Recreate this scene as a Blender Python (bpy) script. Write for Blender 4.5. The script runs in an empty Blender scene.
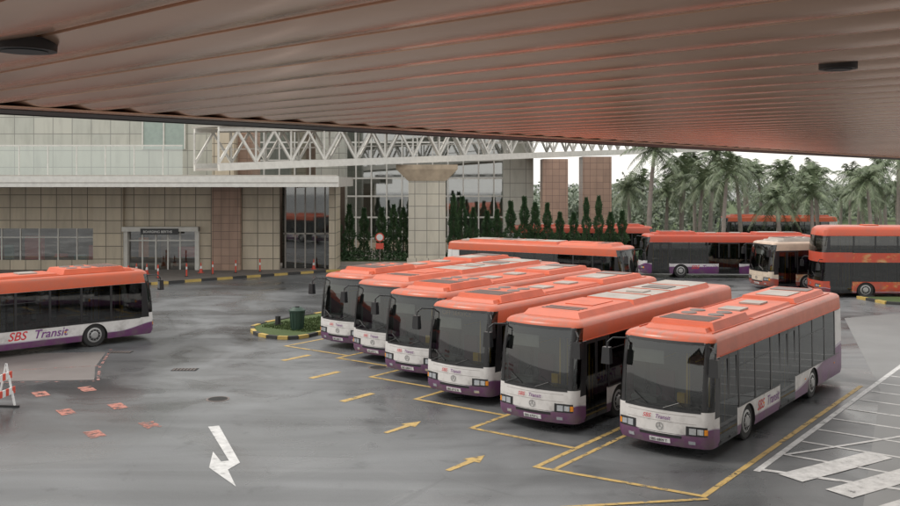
import bpy, math, random
from mathutils import Vector, Matrix
random.seed(7)
scene = bpy.context.scene
PI = math.pi

# ------------------------------------------------------------------ materials
def lk(nt, a, b): nt.links.new(a, b)
def setin(nt, sock, v):
    if hasattr(v, 'links') or isinstance(v, bpy.types.NodeSocket): nt.links.new(v, sock)
    else: sock.default_value = v
def mth(nt, op, a, b=None, c=None, clamp=False):
    n = nt.nodes.new('ShaderNodeMath'); n.operation = op; n.use_clamp = clamp
    setin(nt, n.inputs[0], a)
    if b is not None: setin(nt, n.inputs[1], b)
    if c is not None: setin(nt, n.inputs[2], c)
    return n.outputs[0]
def mixc(nt, f, a, b, blend='MIX'):
    n = nt.nodes.new('ShaderNodeMix'); n.data_type = 'RGBA'; n.blend_type = blend
    setin(nt, n.inputs[0], f)
    for i, v in ((6, a), (7, b)):
        if isinstance(v, (tuple, list)): v = (v[0], v[1], v[2], 1)
        setin(nt, n.inputs[i], v)
    return n.outputs[2]
def sstep(nt, v, a, b, to0=0.0, to1=1.0):
    n = nt.nodes.new('ShaderNodeMapRange'); n.interpolation_type = 'SMOOTHSTEP'
    setin(nt, n.inputs[0], v); n.inputs[1].default_value = a; n.inputs[2].default_value = b
    n.inputs[3].default_value = to0; n.inputs[4].default_value = to1
    return n.outputs[0]
def coords(nt, kind='Object'):
    return nt.nodes.new('ShaderNodeTexCoord').outputs[kind]
def mapping(nt, v, scale=(1,1,1), rot=(0,0,0), loc=(0,0,0)):
    n = nt.nodes.new('ShaderNodeMapping'); lk(nt, v, n.inputs[0])
    n.inputs['Scale'].default_value = scale; n.inputs['Rotation'].default_value = rot; n.inputs['Location'].default_value = loc
    return n.outputs[0]
def noise(nt, v, scale=5, detail=3, rough=.55, dist=0):
    n = nt.nodes.new('ShaderNodeTexNoise'); lk(nt, v, n.inputs['Vector'])
    n.inputs['Scale'].default_value = scale; n.inputs['Detail'].default_value = detail
    n.inputs['Roughness'].default_value = rough; n.inputs['Distortion'].default_value = dist
    return n.outputs['Fac']
def bump(nt, h, strength=.3, dist=.01):
    n = nt.nodes.new('ShaderNodeBump'); lk(nt, h, n.inputs['Height'])
    n.inputs['Strength'].default_value = strength; n.inputs['Distance'].default_value = dist
    return n.outputs[0]
def new_mat(name):
    m = bpy.data.materials.new(name); m.use_nodes = True
    nt = m.node_tree; b = nt.nodes['Principled BSDF']
    return m, nt, b
def simple(name, col, rough=.6, metal=0, var=.18, scale=3.0, spec=.5, bmp=0):
    m, nt, b = new_mat(name)
    f = noise(nt, coords(nt), scale, 3)
    k = mth(nt, 'MULTIPLY_ADD', f, var*2, 1-var)
    vm = nt.nodes.new('ShaderNodeVectorMath'); vm.operation = 'SCALE'
    vm.inputs[0].default_value = col[:3]; lk(nt, k, vm.inputs['Scale'])
    lk(nt, vm.outputs[0], b.inputs['Base Color'])
    b.inputs['Roughness'].default_value = rough; b.inputs['Metallic'].default_value = metal
    b.inputs['Specular IOR Level'].default_value = spec
    if bmp: lk(nt, bump(nt, f, bmp, .02), b.inputs['Normal'])
    return m

def livery(name, top, mid, low, ztop=2.46, ad=None, rise=.75, low0=.52):
    m, nt, b = new_mat(name)
    co = coords(nt); s = nt.nodes.new('ShaderNodeSeparateXYZ'); lk(nt, co, s.inputs[0])
    x, y, z = s.outputs
    yy = mth(nt, 'POWER', mth(nt, 'DIVIDE', mth(nt, 'ABSOLUTE', y), 1.25), 2.0)
    ft = mth(nt, 'MULTIPLY', mth(nt, 'MULTIPLY', yy, .28), sstep(nt, x, 0, 1.8, 1, 0))
    rt = mth(nt, 'MULTIPLY', sstep(nt, x, 6.5, 12, 0, 1), rise)
    zt = mth(nt, 'ADD', mth(nt, 'ADD', ft, rt), low0)
    isl = mth(nt, 'LESS_THAN', z, zt)
    band = mth(nt, 'MULTIPLY', mth(nt, 'GREATER_THAN', z, zt), mth(nt, 'LESS_THAN', z, mth(nt, 'ADD', zt, mth(nt,'MULTIPLY', sstep(nt, x, 3, 12, .3, 1), .09))))
    c = mid
    if ad:
        vo = nt.nodes.new('ShaderNodeTexVoronoi'); lk(nt, mapping(nt, co, (1.3,1.3,1.9)), vo.inputs['Vector']); vo.inputs['Scale'].default_value = 1.1
        nf = noise(nt, co, 1.7, 4, .6, 1.5)
        cr = nt.nodes.new('ShaderNodeValToRGB'); lk(nt, nf, cr.inputs[0])
        els = cr.color_ramp.elements
        els[0].position = .36; els[0].color = (*ad[0],1); els[1].position = .66; els[1].color = (*ad[3],1)
        e = els.new(.47); e.color = (*ad[1],1); e = els.new(.54); e.color = (*ad[2],1)
        c = mixc(nt, sstep(nt, vo.outputs['Distance'], .2, .6, .2, 1), cr.outputs[0], mid)
        c = mixc(nt, sstep(nt, x, .9, 1.6), mid, c)
    c = mixc(nt, band, c, (.42,.38,.45))
    c = mixc(nt, isl, c, low)
    c = mixc(nt, mth(nt, 'GREATER_THAN', z, ztop), c, top)
    oi = nt.nodes.new('ShaderNodeObjectInfo')
    d = noise(nt, co, 2.2, 4, .65)
    dirt = mth(nt, 'MULTIPLY', sstep(nt, d, .38, .78), mth(nt, 'ADD', sstep(nt, z, .2, 1.2, .6, .0), .24))
    c = mixc(nt, dirt, c, (.13,.12,.11))
    r = noise(nt, mapping(nt, co, (.5,5,1)), 1.6, 3)
    rs = mth(nt, 'MULTIPLY', sstep(nt, r, .40, .76, 0, .6), mth(nt, 'GREATER_THAN', z, ztop+.4))
    c = mixc(nt, rs, c, (.22,.15,.12))
    c = mixc(nt, mth(nt,'MULTIPLY',oi.outputs['Random'],.14), c, (.3,.22,.19))
    lk(nt, c, b.inputs['Base Color'])
    lk(nt, mth(nt, 'MULTIPLY_ADD', d, .3, .22), b.inputs['Roughness'])
    b.inputs['Specular IOR Level'].default_value = .4
    b.inputs['Coat Weight'].default_value = .12; b.inputs['Coat Roughness'].default_value = .12
    return m

def glassmat(name, tint=(.28,.30,.30), base=.10, gl=(.9,.92,.93)):
    m = bpy.data.materials.new(name); m.use_nodes = True; nt = m.node_tree; nt.nodes.clear()
    o = nt.nodes.new('ShaderNodeOutputMaterial'); mx = nt.nodes.new('ShaderNodeMixShader')
    t = nt.nodes.new('ShaderNodeBsdfTransparent'); t.inputs[0].default_value = (*tint,1)
    g = nt.nodes.new('ShaderNodeBsdfGlossy'); g.inputs['Color'].default_value = (*gl,1)
    nz = noise(nt, coords(nt), 1.5, 2); lk(nt, mth(nt,'MULTIPLY_ADD', nz, .06, .0), g.inputs['Roughness'])
    lw = nt.nodes.new('ShaderNodeLayerWeight'); lw.inputs[0].default_value = .3
    f = mth(nt, 'MULTIPLY_ADD', lw.outputs['Fresnel'], .85, base, clamp=True)
    lk(nt, f, mx.inputs[0]); lk(nt, t.outputs[0], mx.inputs[1]); lk(nt, g.outputs[0], mx.inputs[2]); lk(nt, mx.outputs[0], o.inputs[0])
    return m

ORANGE=(.55,.092,.030); WHITE=(.66,.65,.645); PURPLE=(.115,.028,.12)
M = {}
M['body'] = livery('bus_paint', ORANGE, WHITE, PURPLE)
M['body2'] = livery('bus_paint_plum_red', (.48,.062,.026), (.60,.58,.60), (.12,.03,.13), rise=1.3, low0=.75)
M['bodyad'] = livery('bus_paint_wrap', (.55,.42,.33), (.62,.52,.42), (.35,.06,.04), ad=[(.55,.5,.4),(.5,.1,.05),(.6,.35,.1),(.65,.6,.5)])
M['dd'] = livery('bus_paint_red_doubledeck', (.50,.082,.036), (.46,.06,.03), (.2,.03,.05), ztop=3.8, ad=[(.46,.055,.03),(.44,.05,.03),(.55,.25,.07),(.5,.38,.2)], low0=.35)
M['glass'] = glassmat('tinted_glass', (.17,.18,.18), .06)
M['wind'] = glassmat('windscreen_glass', (.40,.43,.42), .05)
M['black'] = simple('black_trim', (.018,.018,.02), .35)
M['rubber'] = simple('tyre_rubber', (.022,.022,.022), .8)
M['hub'] = simple('wheel_hub', (.34,.34,.34), .45, .3)
M['under'] = simple('chassis_dark', (.02,.02,.02), .9)
M['lining'] = simple('bus_lining', (.20,.20,.20), .6)
M['ceil'] = simple('bus_ceiling', (.42,.42,.40), .5)
M['seat'] = simple('bus_seat', (.20,.06,.10), .7)
M['pole'] = simple('grab_pole_yellow', (.75,.45,.03), .4)
M['lamp'] = simple('headlamp_lens', (.5,.52,.55), .12, .6)
M['amber'] = simple('amber_lens', (.7,.25,.02), .2)
M['redlens'] = simple('red_lens', (.5,.02,.02), .2)
M['vent'] = simple('vent_grey', (.15,.12,.11), .6)
M['pale'] = simple('roof_pale', (.36,.32,.29), .6, var=.35, scale=2)
M['orange'] = simple('roof_orange', ORANGE, .45, var=.32, scale=1.5)
M['textred'] = simple('letter_red', (.55,.03,.04), .4)
M['plate'] = simple('number_plate', (.02,.02,.02), .4)
M['textw'] = simple('letter_white', (.75,.75,.75), .4)
M['textp'] = simple('letter_purple', (.16,.04,.2), .4)
M['dest'] = simple('destination_letters', (.75,.38,.05), .4)

# ------------------------------------------------------------------ mesh builder
class MB:
    def __init__(s): s.v=[]; s.f=[]; s.m=[]; s.mats=[]
    def mi(s, mat):
        if mat not in s.mats: s.mats.append(mat)
        return s.mats.index(mat)
    def face(s, pts, mat):
        i=len(s.v); s.v.extend([tuple(p) for p in pts]); s.f.append(tuple(range(i,i+len(pts)))); s.m.append(s.mi(mat))
    def hexa(s, p, mat, top=None):
        for k,q in enumerate(((3,2,1,0),(4,5,6,7),(0,1,5,4),(1,2,6,5),(2,3,7,6),(3,0,4,7))):
            s.face([p[i] for i in q], top if (k==1 and top) else mat)
    def box(s, x0,x1,y0,y1,z0,z1, mat, X=None, top=None):
        p=[(x0,y0,z0),(x1,y0,z0),(x1,y1,z0),(x0,y1,z0),(x0,y0,z1),(x1,y0,z1),(x1,y1,z1),(x0,y1,z1)]
        if X is not None: p=[X@Vector(q) for q in p]
        s.hexa(p, mat, top)
    def frustum(s, x0,x1,hw,z0,z1,ins,mat,top=None,y=0):
        p=[(x0,y-hw,z0),(x1,y-hw,z0),(x1,y+hw,z0),(x0,y+hw,z0),(x0+ins,y-hw+ins,z1),(x1-ins,y-hw+ins,z1),(x1-ins,y+hw-ins,z1),(x0+ins,y+hw-ins,z1)]
        s.hexa(p, mat, top)
    def cyl(s, a, b, r, r2=None, n=16, mat=None, caps=True):
        a=Vector(a); b=Vector(b); r2 = r if r2 is None else r2
        d=(b-a).normalized(); u=d.orthogonal().normalized(); w=d.cross(u)
        A=[a+(u*math.cos(t)+w*math.sin(t))*r for t in [2*PI*i/n for i in range(n)]]
        B=[b+(u*math.cos(t)+w*math.sin(t))*r2 for t in [2*PI*i/n for i in range(n)]]
        for i in range(n):
            j=(i+1)%n; s.face([A[i],A[j],B[j],B[i]],mat)
        if caps: s.face(A[::-1],mat); s.face(B,mat)
    def tube(s, pts, r, mat, n=8):
        for a,b in zip(pts[:-1],pts[1:]): s.cyl(a,b,r,r,n,mat)
    def beam(s, a, b, w, h, mat):
        a=Vector(a); b=Vector(b); d=(b-a).normalized(); up=Vector((0,0,1))
        if abs(d.z)>.95: up=Vector((0,1,0))
        sd=d.cross(up).normalized(); u2=sd.cross(d)
        p=[]
        for dz in (-h/2,h/2):
            p += [a-sd*w/2+u2*dz, b-sd*w/2+u2*dz, b+sd*w/2+u2*dz, a+sd*w/2+u2*dz]
        s.hexa(p, mat)
    def text(s, txt, size, X, mat, shear=0, ext=0.0):
        cu=bpy.data.curves.new('t','FONT'); cu.body=txt; cu.size=size; cu.shear=shear; cu.resolution_u=3; cu.offset=size*.012
        ob=bpy.data.objects.new('t',cu); scene.collection.objects.link(ob)
        bpy.context.view_layer.update()
        me=ob.evaluated_get(bpy.context.evaluated_depsgraph_get()).to_mesh()
        vs=[X@v.co for v in me.vertices]
        for p in me.polygons: s.face([vs[i] for i in p.vertices], mat)
        bpy.data.objects.remove(ob); bpy.data.curves.remove(cu)
    def mesh(s, name, merge=True, smooth=35):
        me=bpy.data.meshes.new(name); me.from_pydata(s.v,[],s.f)
        for mt in s.mats: me.materials.append(mt)
        me.polygons.foreach_set('material_index', s.m)
        if merge:
            import bmesh
            bm=bmesh.new(); bm.from_mesh(me); bmesh.ops.remove_doubles(bm, verts=bm.verts, dist=2e-4); bm.to_mesh(me); bm.free()
        if smooth:
            me.polygons.foreach_set('use_smooth',[True]*len(me.polygons))
            me.set_sharp_from_angle(angle=math.radians(smooth))
        me.update(); return me
    def obj(s, name, merge=True, smooth=35, loc=(0,0,0), rz=0, parent=None):
        return place(name, s.mesh(name,merge,smooth), loc, rz, parent)
def place(name, me, loc=(0,0,0), rz=0, parent=None, sc=1):
    o=bpy.data.objects.new(name, me); scene.collection.objects.link(o)
    o.location=loc; o.rotation_euler=(0,0,rz)
    o.scale=(sc,sc,sc) if not isinstance(sc,tuple) else sc
    if parent: o.parent=parent
    return o
def empty(name, loc=(0,0,0), rz=0):
    o=bpy.data.objects.new(name,None); scene.collection.objects.link(o); o.location=loc; o.rotation_euler=(0,0,rz); return o

# ------------------------------------------------------------------ bus
def bus_mesh(name, body, decks=1, roof='pods', plate='SBS 8867 E', roofmat=None, letters=True, dest=None):
    b=MB(); L=12.0; rc=.26; rr=.16; BG=.15
    G=M['glass']; K=M['black']; WS=M['wind']
    roofmat = roofmat or M['orange']
    if decks==1:
        LV=[(.28,1.22,.07,.03),(.42,1.25,.01,0),(.62,1.25,0,0),(1.0,1.25,.01,0),(1.18,1.25,.02,.01),(1.6,1.245,.05,.02),(2.0,1.24,.10,.03),(2.45,1.23,.17,.06),(2.82,1.215,.25,.1),(2.885,1.195,.28,.12),(2.94,1.14,.33,.17),(2.975,1.05,.43,.28),(2.985,.85,.7,.6)]
        fg=[(1.18,2.82)]; sg=[(1.0,2.45)]
    else:
        LV=[(.28,1.22,.07,.03),(.42,1.25,.01,0),(.62,1.25,0,0),(1.0,1.25,.02,0),(2.15,1.25,.08,.02),(2.75,1.25,.10,.03),(3.75,1.23,.2,.1),(4.1,1.2,.28,.14),(4.22,1.12,.38,.2),(4.3,1.0,.5,.35),(4.34,.85,.8,.6)]
        fg=[(1.0,2.15),(2.75,3.75)]; sg=[(1.0,2.15),(2.75,3.75)]
    stops=[.74,1.95,2.2,3.3,4.3,5.35,6.75,8.05,9.15,10.3,11.6]
    doors=[(.74,1.95),(5.35,6.75)]; arches=[(2.2,3.3),(8.05,9.15)]
    def Wz(z):
        for a,c in zip(LV[:-1],LV[1:]):
            if a[0]<=z<=c[0]: return a[1]+(c[1]-a[1])*(z-a[0])/(c[0]-a[0])
        return LV[0][1]
    def Xf(y,z):
        xf=LV[0][2]
        for a,c in zip(LV[:-1],LV[1:]):
            if a[0]<=z<=c[0]: xf=a[2]+(c[2]-a[2])*(z-a[0])/(c[0]-a[0]); break
        w=Wz(z)-rc; t=min(abs(y)/w,1)
        x=xf+BG*t*t
        if abs(y)>w:
            q=min((abs(y)-w)/rc,1); x+=rc*(1-math.sqrt(max(0,1-q*q)))
        return x
    def outline(W,xf,xri):
        P=[];T=[]
        for t in (0,.2,.4,.6,.8,.92,1): P.append((xf+BG*t*t, t*(W-rc))); T.append(('F',0))
        for a in (18,36,54,72,90):
            a=math.radians(a); P.append((xf+BG+rc-rc*math.cos(a), W-rc+rc*math.sin(a))); T.append(('FC',0))
        x0=P[-1][0]
        for i,sx in enumerate(stops):
            P.append((min(max(sx,x0+.02*(i+1)), L-xri-rr-.02),W)); T.append(('S',i))
        for a in (0,30,60,90):
            a=math.radians(a); P.append((L-xri-rr+rr*math.sin(a), W-rr+rr*math.cos(a))); T.append(('S',len(stops)) if a==0 else ('R',0))
        for t in (.5,0): P.append((L-xri+.03*(1-t), t*(W-rr))); T.append(('R',1))
        return P,T
    rings=[outline(*lv[1:]) for lv in LV]
    T=rings[0][1]
    def inb(z0,z1,bands): return any(z0>=a-1e-3 and z1<=c+1e-3 for a,c in bands)
    for sg_ in (-1,1):
        for k in range(len(LV)-1):
            z0,z1=LV[k][0],LV[k+1][0]; A=rings[k][0]; B=rings[k+1][0]
            for j in range(len(A)-1):
                t=T[j+1]; mat=body
                if t[0] in('F','FC') and inb(z0,z1,fg): mat=WS
                if t[0]=='S':
                    i=t[1]
                    if inb(z0,z1,sg) and i<len(stops): mat = G if i>0 else K
                    if i>0 and i<len(stops):
                        seg=(stops[i-1],stops[i])
                        if sg_==-1 and seg in doors and z1<=(2.46 if decks==1 else 2.16): mat=G
                        if seg in arches and z1<=1.01: continue
                if t==('R',1) and inb(z0,z1,sg[-1:]): mat=G
                p=[(A[j][0],sg_*A[j][1],z0),(A[j+1][0],sg_*A[j+1][1],z0),(B[j+1][0],sg_*B[j+1][1],z1),(B[j][0],sg_*B[j][1],z1)]
                if sg_>0: p=p[::-1]
                b.face(p,mat)
        for (xa,xb) in arches:
            xc=(xa+xb)/2; hw=(xb-xa)/2; R=.53; cz=.42; n=16
            def Y(z): return sg_*Wz(z)
            arc=[(xc-R*math.cos(PI*i/n), cz+R*math.sin(PI*i/n)) for i in range(n+1)]
            outp=[]
            for i in range(n+1):
                a=PI*i/n; c_,s_=-math.cos(a),math.sin(a)
                q=min(hw/max(abs(c_),1e-6),(1.0-cz)/max(s_,1e-6)); outp.append((xc+c_*q,cz+s_*q))
            arc=[(xc-R,.28)]+arc+[(xc+R,.28)]; outp=[(xa,.28)]+outp+[(xb,.28)]
            for i in range(len(arc)-1):
                p=[(arc[i][0],Y(arc[i][1]),arc[i][1]),(arc[i+1][0],Y(arc[i+1][1]),arc[i+1][1]),(outp[i+1][0],Y(outp[i+1][1]),outp[i+1][1]),(outp[i][0],Y(outp[i][1]),outp[i][1])]
                b.face(p if sg_<0 else p[::-1], body)
                b.face([(arc[i][0],Y(arc[i][1]),arc[i][1]),(arc[i+1][0],Y(arc[i+1][1]),arc[i+1][1]),(arc[i+1][0],sg_*.7,arc[i+1][1]),(arc[i][0],sg_*.7,arc[i][1])],M['under'])
            yo=sg_*1.2; yi=sg_*.9
            b.cyl((xc,yi,.48),(xc,yo-sg_*.03,.48),.48,.48,28,M['rubber'])
            b.cyl((xc,yo-sg_*.03,.48),(xc,yo,.48),.48,.44,28,M['rubber'])
            b.cyl((xc,yo,.48),(xc,yo+sg_*.012,.48),.30,.28,24,M['hub'])
            b.cyl((xc,yo+sg_*.012,.48),(xc,yo+sg_*.016,.48),.235,.235,24,M['under'])
            b.cyl((xc,yo+sg_*.016,.48),(xc,yo+sg_*.05,.48),.16,.12,16,M['hub'])
            for q in range(10):
                a=2*PI*q/10; b.cyl((xc+.2*math.cos(a),yo+sg_*.014,.48+.2*math.sin(a)),(xc+.2*math.cos(a),yo+sg_*.03,.48+.2*math.sin(a)),.018,.018,6,M['hub'])
    A=rings[-1][0]; zt=LV[-1][0]
    for j in range(len(A)-1):
        b.face([(A[j][0],-A[j][1],zt),(A[j+1][0],-A[j+1][1],zt),(A[j+1][0],A[j+1][1],zt),(A[j][0],A[j][1],zt)],body)
    b.box(.3,11.8,-.68,.68,.22,.36,M['under'])
    b.box(3.4,7.95,-1.19,1.19,.30,.37,M['under'])
    b.box(.5,2.1,-1.17,1.17,.30,.37,M['under'])
    b.box(9.25,11.8,-1.17,1.17,.30,.99,M['under'])
    for sg_ in(-1,1):
        segs=[(.8,1.9),(3.4,5.3),(5.4,6.7),(6.8,7.95),(9.25,11.7)]
        for a,c in segs:
            if sg_==-1 and (a<1.5 or a==5.4): continue
            b.box(a,c,sg_*1.2-.01,sg_*1.2+.01,.38,.97,M['lining'])
        for (xa,xb) in arches: b.box(xa-.05,xb+.05,min(sg_*.69,sg_*1.2),max(sg_*.69,sg_*1.2),.97,1.03,M['lining'])
    b.box(.75,11.7,-1.17,1.17,zt-.52,zt-.49,M['ceil'])
    if decks==2: b.box(.4,11.8,-1.18,1.18,2.25,2.65,M['lining'])
    b.box(11.72,11.76,-1.1,1.1,1.0,2.4,M['lining'])
    b.box(.42,.85,-1.0,1.0,.85,1.17,M['black']); b.box(.5,.8,.3,1.0,1.17,1.30,M['lining'])
    for i in range(12):
        a0=2*PI*i/12; a1=2*PI*(i+1)/12
        b.beam((.98+.1*math.sin(a0),.62+.23*math.cos(a0),1.32+.2*math.sin(a0)),(.98+.1*math.sin(a1),.62+.23*math.cos(a1),1.32+.2*math.sin(a1)),.03,.03,K)
    b.box(1.35,1.8,.4,.9,.8,.92,M['seat']); b.box(1.78,1.88,.4,.9,.9,1.75,M['seat'])
    b.box(2.0,2.05,.1,1.18,.4,2.3,M['lining']); b.box(.95,1.05,-.25,-.05,1.0,1.4,M['pole'])
    b.box(.6,.62,.15,1.0,2.15,2.5,M['ceil'])
    if decks==1:
        b.box(.55,.7,-.94,.94,2.5,2.8,M['black'])
        if dest:
            Rm=Matrix(((0,0,-1,0),(-1,0,0,0),(0,1,0,0),(0,0,0,1)))
            b.text(dest,.2,Matrix.Translation((.542,.85,2.58))@Rm,M['dest'])
    bases=[.4] if decks==1 else [.4,2.65]
    for zb in bases:
        for xr in [3.5,4.3,5.1,7.2,8.0,8.8,9.6,10.4,11.1]:
            for sy in (-1,1):
                if xr<7.1 and xr>5.0 and sy==-1: continue
                for yy in (.55,1.0):
                    zz=zb+(.45 if xr<8 else .75 if zb<1 else .45)
                    b.box(xr,xr+.4,sy*yy-.19,sy*yy+.19,zz,zz+.08,M['seat'])
                    b.box(xr+.38,xr+.45,sy*yy-.19,sy*yy+.19,zz,zz+.62,M['seat'])
    for xp,yp in ((1.0,-.3),(1.4,-1.0),(2.1,-.45),(2.1,.1),(3.6,-.3),(5.3,-.55),(6.75,-.55),(6.0,0),(4.6,.35),(7.8,.35),(9,-.35)):
        b.cyl((xp,yp,.4),(xp,yp,zt-.5),.025,.025,6,M['pole'])
    for sy in(-.45,.45): b.cyl((1.2,sy,zt-.8),(11,sy,zt-.8),.018,.018,6,M['pole'])
    def bar(x0,x1,z0,z1,s,mat=K,pr=.012):
        p=[]
        for z in(z0,z1):
            ya,yb=sorted((s*(Wz(z)-.02),s*(Wz(z)+pr))); p+=[(x0,ya,z),(x1,ya,z),(x1,yb,z),(x0,yb,z)]
        b.hexa(p,mat)
    for (za,zb) in sg:
        for s in(-1,1):
            for x in (2.07,3.3,4.55,5.85,7.2,8.5,9.8,11.0):
                if s==-1 and (decks==1 or za<2) and any(a-.1<x<c+.1 for a,c in doors): continue
                bar(x-.045,x+.045,za+.004,zb-.004,s)
            if zb-za>1.1 and decks==1:
                xs=[(2.14,3.26),(3.36,4.5),(7.25,8.45),(8.55,9.75)] if s<0 else [(2.14,3.26),(3.36,4.5),(4.6,5.8),(5.9,7.15),(7.25,8.45),(8.55,9.75)]
                for (a,c) in xs: bar(a,c,zb-.42,zb-.395,s)
            bar(11.05,11.58,za+.01,zb-.01,s,body if decks==1 else K)
            bar(2.0 if s<0 else .8,11.55,za-.02,za+.015,s,K,.008) if (s>0) else [bar(a,c,za-.02,za+.015,s,K,.008) for a,c in ((2.0,5.3),(6.8,11.5))]
    ztd=2.45 if decks==1 else 2.15
    for (a,c) in doors:
        m_=(a+c)/2
        for x0,x1 in ((a-.03,a+.06),(m_-.07,m_-.008),(m_+.008,m_+.07),(c-.06,c+.03)): bar(x0,x1,.3,ztd,-1,K,.02)
        for z0,z1 in ((.3,.4),(ztd-.09,ztd)):
            bar(a+.06,m_-.07,z0,z1,-1,K,.018); bar(m_+.07,c-.06,z0,z1,-1,K,.018)
        for xx in (m_-.12,m_+.12): b.cyl((xx,-1.19,.8),(xx,-1.19,1.9),.015,.015,6,M['pole'])
    for s in(-1,1):
        for x in (4.0,4.9,7.4,9.9,10.7): 
            if s<0 and 5.3<x<6.8: continue
            bar(x-.006,x+.006,.30,.98,s,K,.003)
        for x in (3.9,7.7,10.9): bar(x,x+.1,.72,.76,s,M['amber'],.01)
        bar(.8,11.6,2.462 if decks==1 else 3.77,2.478 if decks==1 else 3.79,s,roofmat,.022)
    def fbox(y0,y1,z0,z1,mat,pr=.02,dp=.03,n=6):
        for i in range(n):
            a=y0+(y1-y0)*i/n; c=y0+(y1-y0)*(i+1)/n
            p=[]
            for z in(z0,z1):
                p+=[(Xf(a,z)-pr,a,z),(Xf(a,z)+dp,a,z),(Xf(c,z)+dp,c,z),(Xf(c,z)-pr,c,z)]
            b.hexa([p[0],p[3],p[2],p[1],p[4],p[7],p[6],p[5]],mat)
    if decks==1:
        fbox(-1.0,1.0,1.14,1.21,K,.006,n=12)
        fbox(-1.1,1.1,2.76,2.83,K,.006,n=12)
        for s in(-1,1):
            for i in range(8):
                z0=1.2+i*.2; z1=z0+.2
                y0,y1=sorted((s*1.02,s*1.13)); fbox(y0,y1,z0,min(z1,2.8),K,.004,n=3)
    for s in(-1,1):
        y0,y1=sorted((s*.66,s*1.15)); fbox(y0,y1,.60,.82,K,.008,n=8)
        y0,y1=sorted((s*.74,s*.90)); fbox(y0,y1,.63,.78,M['lamp'],.02,n=3)
        y0,y1=sorted((s*.93,s*1.07)); fbox(y0,y1,.64,.77,M['lamp'],.018,n=3)
        y0,y1=sorted((s*1.09,s*1.16)); fbox(y0,y1,.64,.77,M['amber'],.015,n=2)
        y0,y1=sorted((s*.72,s*.88)); fbox(y0,y1,.38,.46,M['lamp'],.012,n=2)
    fbox(-.55,.55,.50,.57,K,.007,n=8)
    fbox(-1.1,1.1,.592,.600,K,.002,n=14)
    for z in (.87,1.06): fbox(-.9,.9,z,z+.006,M['vent'],.002,n=12)
    fbox(-.27,.27,.35,.46,M['textw'],.02,n=1)
    XF=lambda y,z: Matrix.Translation((Xf(0,z)-.028,y,z))@Matrix(((0,0,-1,0),(-1,0,0,0),(0,1,0,0),(0,0,0,1)))
    b.text(plate,.095,XF(.24,.37),M['plate'])
    bx=Xf(0,.76)-.012
    for i in range(20):
        a=2*PI*i/20;c=2*PI*(i+1)/20
        b.beam((bx,.085*math.cos(a),.75+.085*math.sin(a)),(bx,.085*math.cos(c),.75+.085*math.sin(c)),.012,.014,M['hub'])
    for a in (90,210,330):
        a=math.radians(a); b.beam((bx,0,.75),(bx,.083*math.cos(a),.75+.083*math.sin(a)),.01,.014,M['hub'])
    if letters:
        b.text('SBS',.14,XF(.44,.93),M['textred'],.3)
        b.text('Transit',.14,XF(.12,.93),M['textp'],.3)
        for s in (1,-1):
            if s==1: R=Matrix(((-1,0,0,0),(0,0,1,0),(0,1,0,0),(0,0,0,1))); x1,x2=6.15,5.2
            else: R=Matrix(((1,0,0,0),(0,0,-1,0),(0,1,0,0),(0,0,0,1))); x1,x2=(3.45,4.2)
            sz=.46 if s==1 else .36
            b.text('SBS',sz,Matrix.Translation((x1,s*1.256,.62))@R,M['textred'],.3)
            b.text('Transit',sz,Matrix.Translation((x2,s*1.256,.62))@R,M['textp'],.3)
    for y0,y1 in ((.9,.1),(-.1,-.9)):
        b.tube([(Xf(y0,1.2)-.03,y0,1.2),(Xf((y0+y1)/2,1.36)-.03,(y0+y1)/2,1.36)],.014,K,6)
        b.tube([(Xf(y1+.2,1.25)-.022,y1+.25,1.25),(Xf(y0-.2,1.5)-.022,y0-.15,1.5)],.012,K,6)
    zm=2.74 if decks==1 else 2.3
    for s in(-1,1):
        b.tube([(.42,s*1.10,zm),(.1,s*1.32,zm+.03),(.0,s*1.42,zm-.08),(-.02,s*1.42,zm-.2)],.022,K,8)
        b.frustum(-.12,.06,.12,zm-.62,zm-.2,.02,K,y=s*1.42)
        b.box(.061,.066,s*1.42-.08,s*1.42+.08,zm-.56,zm-.26,M['lamp'])
    for s in(-1,1):
        for z in(.8,1.0,1.2): b.cyl((11.9,s*1.08,z),(12.03,s*1.08,z),.07,.07,10,M['redlens'])
    b.box(12.0,12.05,-.9,.9,1.1,1.5,M['vent'])
    z=2.975
    if roof=='pods':
        b.frustum(.95,1.5,.84,z,z+.10,.08,roofmat)
        b.frustum(1.3,3.9,.90,z,z+.21,.10,roofmat)
        for i in range(7): b.box(1.50+i*.13,1.56+i*.13,-.68,.68,z+.212,z+.225,M['vent'])
        for s in(-1,1):
            b.cyl((2.75,s*.38,z+.21),(2.75,s*.38,z+.235),.22,.2,18,M['vent']); b.cyl((3.35,s*.38,z+.21),(3.35,s*.38,z+.235),.22,.2,18,M['vent'])
        b.frustum(4.05,7.8,.80,z,z+.08,.05,roofmat)
        b.box(4.7,5.4,-.32,.32,z+.082,z+.13,M['pale']); b.box(6.4,7.1,-.32,.32,z+.082,z+.13,M['pale'])
        b.frustum(8.0,11.2,.86,z,z+.15,.07,roofmat)
        b.box(8.4,9.8,-.5,.5,z+.152,z+.175,M['pale']); b.box(10.1,10.9,-.6,.6,z+.152,z+.17,M['vent'])
        for s in(-1,1): b.box(.95,11.3,s*.985-.015,s*.985+.015,z-.03,z+.03,roofmat)
        for x in (4.0,7.9): b.box(x-.02,x+.02,-.95,.95,z+.002,z+.03,roofmat)
    elif roof=='long':
        b.frustum(1.0,4.4,.92,z,z+.16,.12,roofmat)
        for i in range(3): b.box(1.5+i*.22,1.6+i*.22,-.6,.6,z+.162,z+.175,M['vent'])
        b.box(2.6,3.9,-.45,.45,z+.162,z+.18,roofmat)
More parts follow.
